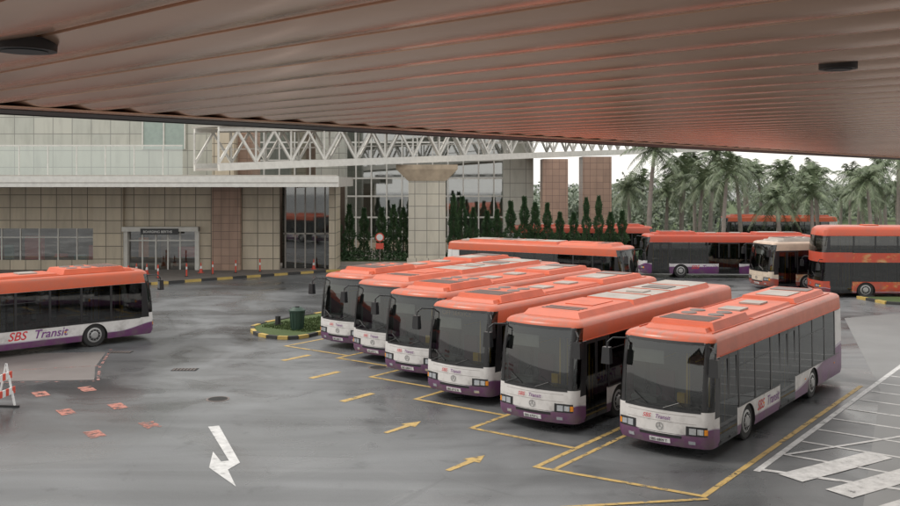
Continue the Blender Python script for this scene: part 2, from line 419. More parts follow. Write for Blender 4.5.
        b.frustum(4.5,10.6,.86,z,z+.17,.08,roofmat,M['pale'])
        for x in (5.9,7.4,9.0): b.box(x,x+.03,-.76,.76,z+.171,z+.19,roofmat)
        b.box(6.3,6.9,-.3,.3,z+.171,z+.21,M['pale']); b.box(7.8,8.6,-.45,.45,z+.171,z+.195,M['vent'])
        b.box(10.8,11.4,-.4,.4,z+.0,z+.08,M['pale'])
    else:
        b.box(3,3.8,-.4,.4,zt,zt+.06,roofmat); b.box(8,8.8,-.4,.4,zt,zt+.06,roofmat)
    return b.mesh(name, True, 32)

U=Vector((.602,.7985,0)); V=Vector((-.7985,.602,0)); ROT=math.atan2(.7985,.602)
def lot(u,v,z=0): p=U*u+V*v; return (p.x,p.y,z)
busA=bus_mesh('bus_a',M['body'],plate='SBS 6809 T')
busA2=bus_mesh('bus_a2',M['body'],plate='SBS 6712 R',dest='OFF SERVICE')
busB=bus_mesh('bus_b',M['body'],roof='long',plate='SBS 6757 L')
busC=bus_mesh('bus_c',M['body2'],plate='SBS 7041 K',roofmat=simple('roof_red',(.44,.062,.028),.45))
busE=bus_mesh('bus_e',M['bodyad'],plate='SBS 7341 K',roofmat=M['pale'],letters=False)
ddA=bus_mesh('bus_double',M['dd'],decks=2,roof='none',letters=False,roofmat=M['orange'])
row=[(21.5,9.75,busA,0),(21.6,13.5,busB,.004),(22.85,17.1,busA2,-.006),(24.5,20.3,busA,.005),(26.1,23.3,busB,0),(27.3,26.25,busA,-.004)]
for u,v,me,dr in row: place('city_bus',me,lot(u,v),ROT+dr)
hd=Vector((-.72,-.694,0)); an=math.atan2(hd.y,hd.x)
place('city_bus',busA,(-13.35,40.9,0),an)
place('city_bus',busC,(13.4,66.5,0),math.radians(-3))
place('city_bus',busB,(10.6,53.6,0),math.radians(148))
place('city_bus',busC,(17.0,77.5,0),math.radians(177))
place('city_bus',busE,(19.1,58.3,0),math.radians(14))
place('city_bus',busA,(28.5,99,0),math.radians(-2))
place('double_decker_bus',ddA,(21.3,55.3,0),math.radians(-3),None,(1,1,.95))

# ------------------------------------------------------------------ ground
def asphalt():
    m,nt,b=new_mat('asphalt'); co=coords(nt)
    big=noise(nt,co,.06,3,.5,.8); mid=noise(nt,co,.3,4,.55,1.0); fine=noise(nt,co,24,2,.7)
    streak=noise(nt,mapping(nt,co,(.07,.75,1),(0,0,-ROT+.1)),.9,4,.55,.7)
    glare=sstep(nt,big,.38,.62)  # broad pale patches: worn asphalt with soft glare painted into the colour
    v=mth(nt,'MULTIPLY_ADD',glare,.085,.048)
    v=mth(nt,'ADD',v,mth(nt,'MULTIPLY',sstep(nt,mid,.3,.75),.042))
    v=mth(nt,'MULTIPLY',v,sstep(nt,streak,.28,.62,.70,1.1))
    v=mth(nt,'MULTIPLY',v,mth(nt,'MULTIPLY_ADD',fine,.5,.75))
    st=noise(nt,co,1.1,4,.6,.3); v=mth(nt,'MULTIPLY',v,sstep(nt,st,.58,.74,1,.65))
    vo=nt.nodes.new('ShaderNodeTexVoronoi'); vo.feature='DISTANCE_TO_EDGE'; lk(nt,mapping(nt,co,(.14,.14,1),(0,0,.5)),vo.inputs['Vector']); vo.inputs['Scale'].default_value=1
    dn=mth(nt,'ADD',vo.outputs['Distance'],mth(nt,'MULTIPLY_ADD',mid,.05,-.025))
    v=mth(nt,'MULTIPLY',v,sstep(nt,dn,.0,.005,.82,1))
    cc=nt.nodes.new('ShaderNodeCombineColor'); lk(nt,mth(nt,'MULTIPLY',v,.97),cc.inputs[0]); lk(nt,mth(nt,'MULTIPLY',v,1.01),cc.inputs[1]); lk(nt,mth(nt,'MULTIPLY',v,1.06),cc.inputs[2])
    lk(nt,cc.outputs[0],b.inputs['Base Color'])
    lk(nt,mth(nt,'MULTIPLY_ADD',sstep(nt,mid,.3,.65),.26,.20),b.inputs['Roughness'])
    b.inputs['Specular IOR Level'].default_value=.55
    lk(nt,bump(nt,fine,.12,.01),b.inputs['Normal'])
    return m
def sheet(name,pts,z,mat):
    b=MB(); b.face([(x,y,z) for x,y in pts],mat); return b.obj(name,False,0)
ASP=asphalt()
sheet('ground',[(-900,-300),(900,-300),(900,1500),(-900,1500)],0,ASP)
CONC=simple('worn_concrete',(.155,.157,.158),.45,var=.35,scale=.4,bmp=.1)
sheet('concrete_apron',[(5.9,14),(13.9,30.2),(19.4,46),(30,51),(60,51),(60,14)],.004,CONC)

def paint(name,col,wear=.5):
    m=bpy.data.materials.new(name); m.use_nodes=True; nt=m.node_tree; b=nt.nodes['Principled BSDF']
    co=coords(nt); n1=noise(nt,co,3.5,6,.7); n2=noise(nt,co,.6,2)
    f=sstep(nt,mth(nt,'ADD',n1,mth(nt,'MULTIPLY',n2,.25)),wear,wear+.18,0,1)
    b.inputs['Roughness'].default_value=.6
    lk(nt,mixc(nt,sstep(nt,n1,.3,.7,0,.4),col,(.12,.12,.12)),b.inputs['Base Color'])
    lk(nt,mth(nt,'SUBTRACT',1,f),b.inputs['Alpha'])
    return m
PY=paint('road_paint_yellow',(.52,.35,.11),.64); PW=paint('road_paint_white',(.62,.62,.62),.71); PR=paint('road_paint_red',(.42,.15,.11),.58); PP=paint('road_paint_faded',(.4,.2,.18),.5)
def strip(b,p,q,w,mat,z):
    p=Vector((p[0],p[1],0)); q=Vector((q[0],q[1],0)); d=(q-p).normalized(); s=Vector((-d.y,d.x,0))*w/2
    b.face([(c.x,c.y,z) for c in (p-s,q-s,q+s,p+s)],mat)
b=MB(); Z=.008
bays=[(19.3,7.74),(18.9,11.7),(20.8,14.95),(22.5,18.3),(24.1,21.6),(25.9,24.9),(26.5,28.4)]
for i,(u,v) in enumerate(bays):
    strip(b,lot(u-.06,v),lot(u+13.5,v),.14,PY,Z)
    if i>0:
        u0,v0=bays[i]; v1=bays[i-1][1]
        strip(b,lot(u0,v0-.07),lot(u0 if i>1 else 19.3,v1+.07),.14,PY,Z+.003)
strip(b,lot(18.9,11.25),lot(31,11.25),.12,PY,Z)
strip(b,lot(19.2,7.6),lot(16.5,10.2),.12,PY,Z+.006)
def arrow(b,u,v,mat,s=1):
    pts=[(-.75,-.07),(.15,-.09),(.15,-.24),(.7,0),(.15,.24),(.15,.09),(-.75,.07)]
    b.face([lot(u+x*s,v+y*s,Z) for x,y in pts],mat)
for u,v in((18.2,13.2),(19.8,16.5)): arrow(b,u,v,PY,1.05)
for u,v in((21.6,19.9),(23.4,23.1),(25.0,26.2)): strip(b,lot(u-.7,v),lot(u+.7,v),.24,PY,Z)
b.obj('bay_marking',False,0)
b=MB()
b.face([(x,y,Z) for x,y in [(-6.66,25.74),(-5.35,22.63),(-5.52,22.55),(-5.925,23.38),(-5.69,22.08),(-4.74,20.71),(-5.206,21.92),(-5.046,22.47),(-6.385,25.85)]],PW)
b.obj('lane_arrow_marking',False,0)
b=MB()
for x,y in ((-13,29.7),(-11.25,27.4),(-9.5,25.0),(-11.8,30.4),(-9.99,28.1),(-8.33,25.95)):
    strip(b,(x-.22,y+.3),(x+.22,y-.3),.42,PR,Z)
for p,q in (((-17,33),(-12.8,34.2)),((-12.8,34.2),(-11.9,31.6)),((-17,31.2),(-11.9,31.6)),((-13.6,37.5),(-12.8,34.3))): strip(b,p,q,.1,PP,Z)
b.obj('ground_marking',False,0)
sheet('worn_patch',[(-17.5,36.5),(-17.5,31.4),(-12.1,31.8),(-12.9,34),(-13.6,37)],.004,simple('washed_concrete',(.165,.148,.143),.45,var=.3,scale=.5))
b=MB()
def hp(k,m):
    base=Vector((7.15,21.8,0)); p=base+U*k-V*m; return (p.x,p.y)
strip(b,hp(0,0),hp(19,0),.16,PW,Z)
strip(b,hp(.2,.05),hp(1.4,8),.16,PW,Z+.002)
for k in range(1,12): strip(b,hp(k*1.45+.3,.1),hp(k*1.45+.3,5.2),.11,PW,Z)
strip(b,hp(1.7,.1),hp(11,5.2),.11,PW,Z+.004)
for i in range(7):
    o=Vector((7.75+.53*i*1.25,21.3-.85*i*1.25)); e=o+Vector((.85,.53))*3.4; strip(b,o,e,.66,PW,Z+.006)
b.obj('crossing_marking',False,0)

b=MB(); 
for x,y in ((-13.0,36.9),(-9.5,33.5)):
    b.box(x-.45,x+.45,y-.22,y+.22,0,.012,M['under'])
    for i in range(7): b.box(x-.4+i*.12,x-.35+i*.12,y-.18,y+.18,.012,.02,M['vent'])
b.obj('drain_grate')
b=MB()
for x,y in ((-2.6,33.9),(-7.2,29.0)):
    b.cyl((x,y,0),(x,y,.01),.36,.36,24,M['vent']); b.cyl((x,y,.01),(x,y,.014),.30,.30,24,M['under'])
b.obj('manhole_cover')

KY=simple('kerb_yellow',(.46,.33,.10),.7,var=.35); KB=simple('kerb_black',(.035,.035,.035),.7); PAV=simple('pavement',(.22,.20,.185),.8,var=.25,scale=1.5)
GRASS=simple('grass_soil',(.055,.085,.025),.95,var=.5,scale=9,bmp=.6)
def kerb(b,pts,w=.18,h=.14,step=.9,closed=False):
    pts=[Vector((x,y,0)) for x,y in pts]
    if closed: pts.append(pts[0])
    c=0
    for p,q in zip(pts[:-1],pts[1:]):
        d=(q-p); L=d.length; d.normalize(); s=Vector((-d.y,d.x,0))*w/2; n=max(1,round(L/step))
        for i in range(n):
            a=p+d*(L*i/n); e=p+d*(L*(i+1)/n)
            P=[a-s,e-s,e+s,a+s]; b.hexa([(v.x,v.y,0) for v in P]+[(v.x,v.y,h) for v in P], KY if c%2 else KB); c+=1
def arcpts(pts,it=2):
    for _ in range(it):
        o=[]
        for i in range(len(pts)):
            p=pts[i];q=pts[(i+1)%len(pts)]
            o.append((p[0]*.75+q[0]*.25,p[1]*.75+q[1]*.25)); o.append((p[0]*.25+q[0]*.75,p[1]*.25+q[1]*.75))
        pts=o
    return pts
isl=arcpts([(-9.3,44.0),(-8.6,40.7),(-6.6,39.5),(-5.4,41.9),(1.3,51.0),(-1.3,53.2)])
b=MB(); kerb(b,isl,step=.8,closed=True); b.obj('kerb',False,0)
sheet('grass_island',isl,.10,GRASS)
b=MB()
for _ in range(9000):
    t=random.random(); w=random.random()
    x=-8.9+t*8.2+ w*2.6; y=42.8+t*9.4 - w*1.7
    if x<-8.6 or y<40.8: continue
    a=random.random()*PI; h=random.uniform(.04,.11); dx,dy=math.cos(a)*.03,math.sin(a)*.03
    b.face([(x-dx,y-dy,.1),(x+dx,y+dy,.1),(x+random.uniform(-.04,.04),y+random.uniform(-.04,.04),.1+h)],GRASS)
b.obj('grass',False,0)
b=MB(); kerb(b,[(-60,57),(-30,58.5),(-19.4,60.6),(-15,64.3),(-9.2,69),(-4,71.6),(18,72.5),(40,73)],w=.25,h=.16,step=1.1)
b.obj('kerb',False,0)
sheet('pavement',[(-60,57.1),(-30,58.6),(-19.5,60.7),(-15.1,64.4),(-9.3,69.1),(-4,71.7),(18,72.6),(40,73.1),(40,96),(-60,96)],.13,PAV)
b=MB(); kerb(b,[(60,46.5),(26,50.0),(23.9,51.2),(23.4,53.6),(24.5,54.2)],w=.22,h=.15,step=.9); b.obj('kerb',False,0)
sheet('grass_verge',[(60,46.6),(26,50.1),(24,51.3),(23.5,53.5),(60,53.6)],.12,GRASS)
sheet('lawn',[(15,80),(200,80),(200,97),(15,97)],.14,GRASS)
sheet('lawn',[(15,105),(300,105),(300,300),(15,300)],.05,GRASS)

# ------------------------------------------------------------------ building
def panels(name,c1,c2,mort,bw=1.2,bh=.9,ms=.02,rough=.45):
    m,nt,b=new_mat(name); co=coords(nt); s=nt.nodes.new('ShaderNodeSeparateXYZ'); lk(nt,co,s.inputs[0])
    c=nt.nodes.new('ShaderNodeCombineXYZ'); lk(nt,mth(nt,'ADD',s.outputs[0],s.outputs[1]),c.inputs[0]); lk(nt,s.outputs[2],c.inputs[1])
    br=nt.nodes.new('ShaderNodeTexBrick'); br.offset=0; lk(nt,c.outputs[0],br.inputs['Vector'])
    br.inputs['Color1'].default_value=(*c1,1); br.inputs['Color2'].default_value=(*c2,1); br.inputs['Mortar'].default_value=(*mort,1)
    br.inputs['Scale'].default_value=1; br.inputs['Mortar Size'].default_value=ms; br.inputs['Brick Width'].default_value=bw; br.inputs['Row Height'].default_value=bh; br.inputs['Mortar Smooth'].default_value=.1
    n=noise(nt,mapping(nt,co,(1.2,1.2,.25)),1.3,4,.6)
    lk(nt,mixc(nt,sstep(nt,n,.4,.75,0,.4),br.outputs['Color'],tuple(x*.5 for x in c1)),b.inputs['Base Color'])
    b.inputs['Roughness'].default_value=rough
    lk(nt,bump(nt,mth(nt,'SUBTRACT',1,br.outputs['Fac']),.5,.02),b.inputs['Normal'])
    return m
WALL=panels('beige_panels',(.60,.52,.40),(.51,.445,.35),(.16,.14,.11),1.15,.95,.03)
WALL2=panels('pale_green_panels',(.50,.50,.445),(.45,.46,.415),(.25,.25,.23),1.5,1.3,.03)
TAN=panels('brown_tiles',(.42,.28,.21),(.35,.235,.18),(.15,.10,.08),.6,.6,.015)
TILE=panels('column_tiles',(.57,.53,.44),(.51,.48,.41),(.2,.19,.17),.95,.95,.025)
WHT=simple('white_steel',(.63,.62,.585),.5,var=.2); GREY=simple('canopy_grey',(.36,.34,.31),.6); DARK=simple('dark_recess',(.04,.042,.045),.5)
PG=glassmat('parapet_glass',(.68,.75,.71),.2); WG=glassmat('window_glass',(.5,.52,.49),.16)
ROOM=simple('room_inner',(.12,.09,.07),.8,var=.6,scale=1.0)
F=69.5
bld=empty('terminal_building')
b=MB()
b.box(-60,-26.4,F,F+.4,3.2,6.4,WALL); b.box(-60,-26.4,F,F+.4,.1,.85,WALL)
b.box(-26.4,-24.2,F-.35,F+.4,.1,6.4,WALL)
b.box(-24.2,-18.6,F,F+.4,3.35,6.4,WALL); b.box(-18.6,-17.6,F,F+.4,.1,6.4,WALL)
b.box(-17.6,-15.5,F-.4,F+.4,.1,6.4,TAN)
b.box(-15.5,-12.7,F,F+.4,.1,6.4,WALL)
b.box(-9.0,-8.5,F,F+3,.1,6.4,WALL); b.box(-12.7,-9.0,F+1.4,F+1.8,.1,6.4,DARK)
b.box(-60,-17.6,73,73.4,6.4,15,WALL2); b.box(-17.6,-16.0,F-.3,73.4,7.05,15,WALL); b.box(-16.0,-14.9,F+1,73.4,7.05,15,TAN)
b.box(-60,-8.5,F+6,F+6.3,.1,6.4,ROOM)
b.obj('walls',False,0,parent=bld)
b=MB(); r2=random.Random(9)
pc=[simple('glow_tint_'+n,c,.6) for n,c in (('orange',(.75,.25,.06)),('red',(.6,.07,.05)),('cream',(.7,.62,.5)),('teal',(.10,.25,.25)),('brown',(.25,.15,.09)))]  # generic shop contents; orange window lights and reflections put into box colours
x=-40
while x<-13:
    w_=r2.uniform(.5,1.5); hgt=r2.uniform(.8,2.4)
    b.box(x,x+w_,F+.9,F+1.15,.1+r2.choice((0,.9)),.3+hgt,pc[r2.randrange(5)]); x+=w_+r2.uniform(.2,1.1)
b.obj('shop_glow_boxes',False,0,parent=bld)
b=MB()
x=-60
while x<-26.6:
    b.box(x,x+.09,F+.05,F+.15,.85,3.2,WHT); x+=1.4
b.box(-60,-26.4,F+.06,F+.14,2.5,2.58,WHT)
b.face([(-60,F+.1,.85),(-26.4,F+.1,.85),(-26.4,F+.1,3.2),(-60,F+.1,3.2)],WG)
b.box(-24.2,-23.9,F-.25,F+.3,.1,3.3,WHT); b.box(-18.9,-18.6,F-.25,F+.3,.1,3.3,WHT); b.box(-24.2,-18.6,F-.6,F+.3,3.0,3.34,WHT)
b.box(-22.8,-20.0,F-.66,F-.605,2.78,3.22,DARK)
b.text('BOARDING BERTHS',.24,Matrix.Translation((-22.6,F-.668,2.91))@Matrix(((1,0,0,0),(0,0,-1,0),(0,1,0,0),(0,0,0,1))),M['textw'])
for x in (-22.9,-21.9,-21.0,-20.1): b.box(x-.05,x+.05,F+.1,F+.2,.1,2.98,WHT)
b.box(-23.9,-18.9,F+.11,F+.19,2.25,2.35,WHT)
b.face([(-23.9,F+.15,.1),(-18.9,F+.15,.1),(-18.9,F+.15,3),(-23.9,F+.15,3)],WG)
for i in range(5): b.box(-12.5+i*.75,-12.4+i*.75,F+1.2,F+1.3,.1,6.3,GREY)
b.box(-12.6,-9.1,F+1.2,F+1.32,2.7,2.8,GREY)
b.face([(-12.7,F+1.25,.1),(-9.1,F+1.25,.1),(-9.1,F+1.25,6.3),(-12.7,F+1.25,6.3)],WG)
b.box(-24.0,-20.6,72.9,72.99,9.2,11.4,simple('green_window',(.30,.37,.34),.2))
for x in(-24,-22.35,-20.7): b.box(x,x+.1,72.8,72.895,9.2,11.4,WHT)
b.obj('windows',False,0,parent=bld)
b=MB()
b.box(-60,-7.3,60.6,F-.42,6.55,6.95,GREY); b.box(-60,-7.2,60.3,60.6,6.35,7.05,WHT); b.box(-7.5,-7.2,60.6,F,6.35,7.0,GREY)
b.box(-60,-7.3,60.45,60.62,7.05,7.13,GREY)
b.box(-60,-7.2,60.27,60.297,6.62,6.66,GREY)
b.box(-60,-8,F-.4,F+3.6,6.4,6.9,GREY)
for x in range(-58,-8,4): b.box(x,x+.25,60.7,F-.5,6.3,6.55,GREY)
b.obj('canopy',False,0,parent=bld)
b=MB()
x=-60
while x<-18.7:
    b.box(x,x+.07,65.0,65.07,7.0,9.15,WHT)
    x+=2.0
b.box(-60,-18.6,64.98,65.09,9.15,9.25,WHT); b.face([(-60,65.03,7.1),(-18.6,65.03,7.1),(-18.6,65.03,9.15),(-60,65.03,9.15)],PG)
b.box(-60,-18.6,64.9,65.2,6.95,7.15,WHT)
b.obj('parapet',False,0,parent=bld)

b=MB(); Y0=88
CURT=glassmat('curtain_glass',(.55,.6,.56),.3)
ROOM2=simple('office_inner',(.32,.33,.28),.8,var=.7,scale=.6)
b.box(-22,7.9,Y0+.5,Y0+.9,0,1.2,WALL); b.box(5.0,7.8,Y0-.6,Y0+.5,0,17,WALL2)
b.box(-11.5,-9.0,80,82,0,12,WALL2)
b.face([(-22,Y0+.6,0),(5,Y0+.6,0),(5,Y0+.6,17),(-22,Y0+.6,17)],CURT)
b.box(-22,7,Y0+3,Y0+3.3,0,17,ROOM2)
for z in (1.2,3.2,5.2,6.9,8.6,10.3,12,14): b.box(-22,5,Y0+.4,Y0+.55,z,z+.14,WHT); 
for z in (5.6,9.7): b.box(-22,5,Y0+.8,Y0+2.9,z,z+.35,GREY)
x=-22
while x<5: b.box(x,x+.12,Y0+.35,Y0+.54,0,17,WHT); x+=1.45
b.box(-22.5,8,Y0-.5,Y0+7,17,17.4,GREY)
b.obj('glazed_building',False,0)
STAIN=simple('stained_concrete',(.42,.34,.25),.7,var=.6,scale=1.2)
def column(X,Y,w,ht,mat,head=None):
    b=MB(); b.box(X-w/2,X+w/2,Y-w/2,Y+w/2,0.1,ht,mat); b.box(X-w/2-.12,X+w/2+.12,Y-w/2-.12,Y+w/2+.12,.1,.7,mat)
    if head:
        hw=head
        p=[(X-w/2-.05,Y-w/2-.05,ht),(X+w/2+.05,Y-w/2-.05,ht),(X+w/2+.05,Y+w/2+.05,ht),(X-w/2-.05,Y+w/2+.05,ht),(X-hw/2,Y-w/2-.3,ht+.9),(X+hw/2,Y-w/2-.3,ht+.9),(X+hw/2,Y+w/2+.3,ht+.9),(X-hw/2,Y+w/2+.3,ht+.9)]
        b.hexa(p,STAIN); b.box(X-hw/2,X+hw/2,Y-w/2-.3,Y+w/2+.3,ht+.9,ht+1.25,STAIN)
    b.obj('concrete_column',False,0)
column(-1.8,74.5,2.9,6.75,TILE,4.8)
column(9.5,85.5,2.3,8.7,TAN); column(13.8,89,2.7,9.0,TAN)
b=MB()
P0=Vector((-15.2,61.4,7.4)); P1=Vector((34,108.6,10.3)); d=(P1-P0); dn=d.normalized(); sd=Vector((-dn.y,dn.x,0)).normalized(); Hh=2.75
for off in (0,3.2):
    o=sd*off
    b.beam(P0+o+Vector((0,0,.25)),P1+o+Vector((0,0,.25)),.25,.5,WHT)
    b.beam(P0+o+Vector((0,0,Hh)),P1+o+Vector((0,0,Hh)),.22,.28,WHT)
    n=24
    for i in range(n+1):
        a=P0+d*(i/n)+o
        b.beam(a+Vector((0,0,.5)),a+Vector((0,0,Hh-.14)),.12,.12,WHT)
        if i<n:
            c=P0+d*((i+.5)/n)+o; e=P0+d*((i+1)/n)+o
            b.beam(a+Vector((0,0,.5)),c+Vector((0,0,Hh-.14)),.15,.15,WHT); b.beam(c+Vector((0,0,Hh-.14)),e+Vector((0,0,.5)),.15,.15,WHT)
b.beam(P0+sd*1.6+Vector((0,0,.1)),P1+sd*1.6+Vector((0,0,.1)),3.0,.16,GREY)
b.beam(P0+sd*1.6+Vector((0,0,Hh+.25)),P1+sd*1.6+Vector((0,0,Hh+.25)),4.0,.14,GREY)
b.beam(P0+sd*.05+Vector((0,0,1.4)),P1+sd*.05+Vector((0,0,1.4)),.05,.06,GREY)
b.obj('truss_footbridge',False,0)

# ------------------------------------------------------------------ soffit
def soffit_mat():
    m,nt,b=new_mat('soffit_metal'); co=coords(nt)
    n=noise(nt,co,.5,2)
    lk(nt,mixc(nt,sstep(nt,n,.35,.7),(.84,.53,.37),(.73,.45,.31)),b.inputs['Base Color']); b.inputs['Metallic'].default_value=.45
    lk(nt,mth(nt,'MULTIPLY_ADD',n,.1,.16),b.inputs['Roughness'])
    return m
SM=soffit_mat(); FD=simple('fascia_dark',(.03,.022,.02),.5)
E0=Vector((-3.7,7.685,7.4)); e=Vector((.6727,.74,0)); n_=Vector((.74,-.6727,0))
b=MB(); s=-16.0; PW_=.44
while s<32:
    prof=[(s,.03),(s+.03,.03),(s+.035,.0)]+[(s+.035+(PW_-.035)*t, -.030*math.sin(PI*t)) for t in (.08,.17,.27,.38,.5,.62,.73,.83,.92)]+[(s+PW_,.0),(s+PW_,.03)]
    for (s0,z0),(s1,z1) in zip(prof[:-1],prof[1:]):
        a=E0+e*s0+Vector((0,0,z0)); c=E0+e*s1+Vector((0,0,z1))
        b.face([a,a+n_*16,c+n_*16,c],SM)
    s+=PW_
roofp=empty('walkway_roof')
b.obj('soffit',True,50,parent=roofp)
b=MB()
def sbox(s0,s1,r0,r1,z0,z1,mat):
    P=[E0+e*a+n_*r for a,r in((s0,r0),(s1,r0),(s1,r1),(s0,r1))]
    b.hexa([(p.x,p.y,z0) for p in P]+[(p.x,p.y,z1) for p in P],mat)
# dark drip edge, then a flat trim in the soffit metal that the ribs run into
sbox(-16,32,-.06,.40,7.352,7.362,FD); sbox(-16,32,.40,.62,7.358,7.368,SM); sbox(-16,32,-.10,-.06,7.345,7.8,FD); sbox(-16,32,0,16,7.5,7.8,FD)
b.obj('fascia',False,0,parent=roofp)
b=MB()
for x,y,r in ((-1.82,4.0,.13),(1.93,4.65,.09)):
    b.cyl((x,y,7.352),(x,y,7.40),r,r*1.02,28,FD); b.cyl((x,y,7.347),(x,y,7.352),r*.72,r*.72,24,DARK)
b.obj('downlight',True,30,parent=roofp)

# ------------------------------------------------------------------ vegetation
def leafmat(name,c1,c2,rough=.55):
    m,nt,b=new_mat(name); co=coords(nt); n=noise(nt,co,1.4,3); n2=noise(nt,co,14,1)
    c=mixc(nt,sstep(nt,n,.35,.65),c1,c2); c=mixc(nt,sstep(nt,n2,.4,.8,0,.4),c,tuple(x*1.7 for x in c2))
    lk(nt,c,b.inputs['Base Color']); b.inputs['Roughness'].default_value=rough
    return m
LP=leafmat('palm_leaf',(.08,.115,.06),(.145,.18,.105),.45); LC=leafmat('conifer_leaf',(.03,.07,.03),(.06,.11,.045)); LF=leafmat('hazed_far_leaf',(.13,.165,.12),(.19,.225,.165))  # haze put into the colour: palm and far leaves paled and greyed
BARK=simple('palm_bark',(.24,.21,.19),.9,var=.3,scale=4); WOOD=simple('bark',(.08,.06,.045),.9)
def palm(seed,h):
    r=random.Random(seed); b=MB(); lean=(r.uniform(-.5,.5),r.uniform(-.5,.5))
    pts=[Vector((lean[0]*(i/8)**2,lean[1]*(i/8)**2,h*i/8)) for i in range(9)]
    for i in range(8): b.cyl(pts[i],pts[i+1],.24-.012*i,.23-.012*(i+1),10,BARK,False)
    top=pts[-1]
    b.cyl(top-Vector((0,0,.5)),top+Vector((0,0,.4)),.2,.1,10,LP)
    for k in range(26):
        az=k*2.399+r.uniform(-.25,.25); el=math.radians(82-k*4.5+r.uniform(-10,10)); L=r.uniform(2.5,3.7); dro=r.uniform(1.2,2.1)+.25*math.cos(el)
        H=Vector((math.cos(az),math.sin(az),0)); S=Vector((-math.sin(az),math.cos(az),0))
        def P(t): return top+H*(L*t*max(math.cos(el),.18)*(1-.12*t*t))+Vector((0,0,L*t*math.sin(el)-dro*t*t))
        n=13
        for i in range(n):
            t0=i/n;t1=(i+1)/n; a=P(t0);c=P(t1)
            w=.035*(1-t0)+.01
            b.face([a-S*w,a+S*w,c+S*w*.8,c-S*w*.8],LP)
            if i<1: continue
            for sgn in(-1,1):
                for q in (0,.5):
                    o=a.lerp(c,q); ll=.78*math.sin(PI*(.12+.83*t0))+.1; 
                    dirv=(S*sgn*r.uniform(.7,1)+(c-a).normalized()*.55+Vector((0,0,-r.uniform(.25,.9)))).normalized()
                    tip=o+dirv*ll; ww=(c-a).normalized()*.05
                    b.face([o-ww,o+ww,tip],LP)
    return b.mesh('palm',False,0)
palms=[palm(i,h) for i,h in enumerate((7.0,8.0,8.8,6.2,5.2))]
rp=random.Random(5)
for Yr,n,x0,x1 in ((82,8,15.5,45),(89,9,17,52),(98,11,18,60),(110,11,20,72),(124,12,22,85)):
    for i in range(n):
        X=x0+(x1-x0)*(i+.5)/n+rp.uniform(-1.5,1.5); place('palm_tree',palms[rp.randrange(5)],(X,Yr+rp.uniform(-2.5,2.5),0),rp.uniform(0,6.28),None,rp.uniform(.85,1.15))
def conifer(seed):
    r=random.Random(seed); b=MB(); H=4.6
    b.cyl((0,0,0),(0,0,H*.9),.07,.02,8,WOOD)
    for i in range(2600):
        t=r.random()**.9; z=.25+t*(H-.25); env=(.48*(1-t**2.2)+.05)*(.80+.3*math.sin(z*5+seed+r.random())); 
        a=r.random()*2*PI; rr=env*math.sqrt(r.uniform(.25,1.1))
        c=Vector((rr*math.cos(a),rr*math.sin(a),z)); u=Vector((math.cos(a),math.sin(a),r.uniform(.3,1.4))).normalized(); w=Vector((r.uniform(-1,1),r.uniform(-1,1),r.uniform(-1,1))).cross(u).normalized()
        l=r.uniform(.08,.19); b.face([c-w*.035,c+w*.035,c+u*l+w*.02,c+u*l-w*.02],LC)
    return b.mesh('conifer',False,0)
cons=[conifer(i) for i in range(4)]
for px in [337,350,363,380,392,404,452,463,475,487,499,511,523,535,547,560,573,586,600,612,624]:
    X=(px-450)*.0791+rp.uniform(-.15,.15); place('cypress_tree',cons[rp.randrange(4)],(X,74+rp.uniform(-.2,.2),.3),rp.uniform(0,6),None,(rp.uniform(.85,1.15),)*2+(rp.uniform(.84,1.15),))
b=MB(); b.box(-9,17,73.0,75.0,.1,.42,simple('planter_wall',(.3,.28,.25),.8)); b.box(-8.8,16.8,73.15,74.85,.42,.45,GRASS); b.obj('planter',False,0)
def leafmass(name,blobs,n,size,mat,seed=1):
    r=random.Random(seed); b=MB()
    for i in range(n):
        (cx,cy,cz,rx,ry,rz)=blobs[r.randrange(len(blobs))]
        a=r.random()*2*PI; ph=math.acos(r.uniform(-1,1)); q=r.uniform(.55,1.05)
        c=Vector((cx+rx*q*math.sin(ph)*math.cos(a),cy+ry*q*math.sin(ph)*math.sin(a),cz+rz*q*math.cos(ph)))
        if c.z<0: continue
        u=Vector((r.uniform(-1,1),r.uniform(-1,1),r.uniform(-1,1))).normalized(); w=u.orthogonal().normalized(); s=size*r.uniform(.5,1.3)
        b.face([c-u*s,c-w*s*.5,c+u*s,c+w*s*.5],mat)
    b.obj(name,False,0)
bl=[(rp.uniform(-9,17),74.0+rp.uniform(-.4,.4),.75,.9,.6,.45) for _ in range(40)]
leafmass('hedge',bl,9000,.09,LC,2)
bl=[(10+i*2.6+rp.uniform(-1,1),80.5+rp.uniform(-1,1),.9,1.9,1.2,rp.uniform(.8,1.5)) for i in range(16)]
leafmass('shrub_bed',bl,9000,.16,LC,3)
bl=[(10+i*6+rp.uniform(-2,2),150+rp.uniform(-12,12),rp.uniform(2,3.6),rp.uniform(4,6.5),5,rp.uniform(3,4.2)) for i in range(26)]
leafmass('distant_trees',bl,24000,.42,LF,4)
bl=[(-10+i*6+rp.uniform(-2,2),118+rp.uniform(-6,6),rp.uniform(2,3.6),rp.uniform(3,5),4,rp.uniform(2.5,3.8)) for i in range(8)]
leafmass('distant_trees',bl,8000,.35,LF,5)

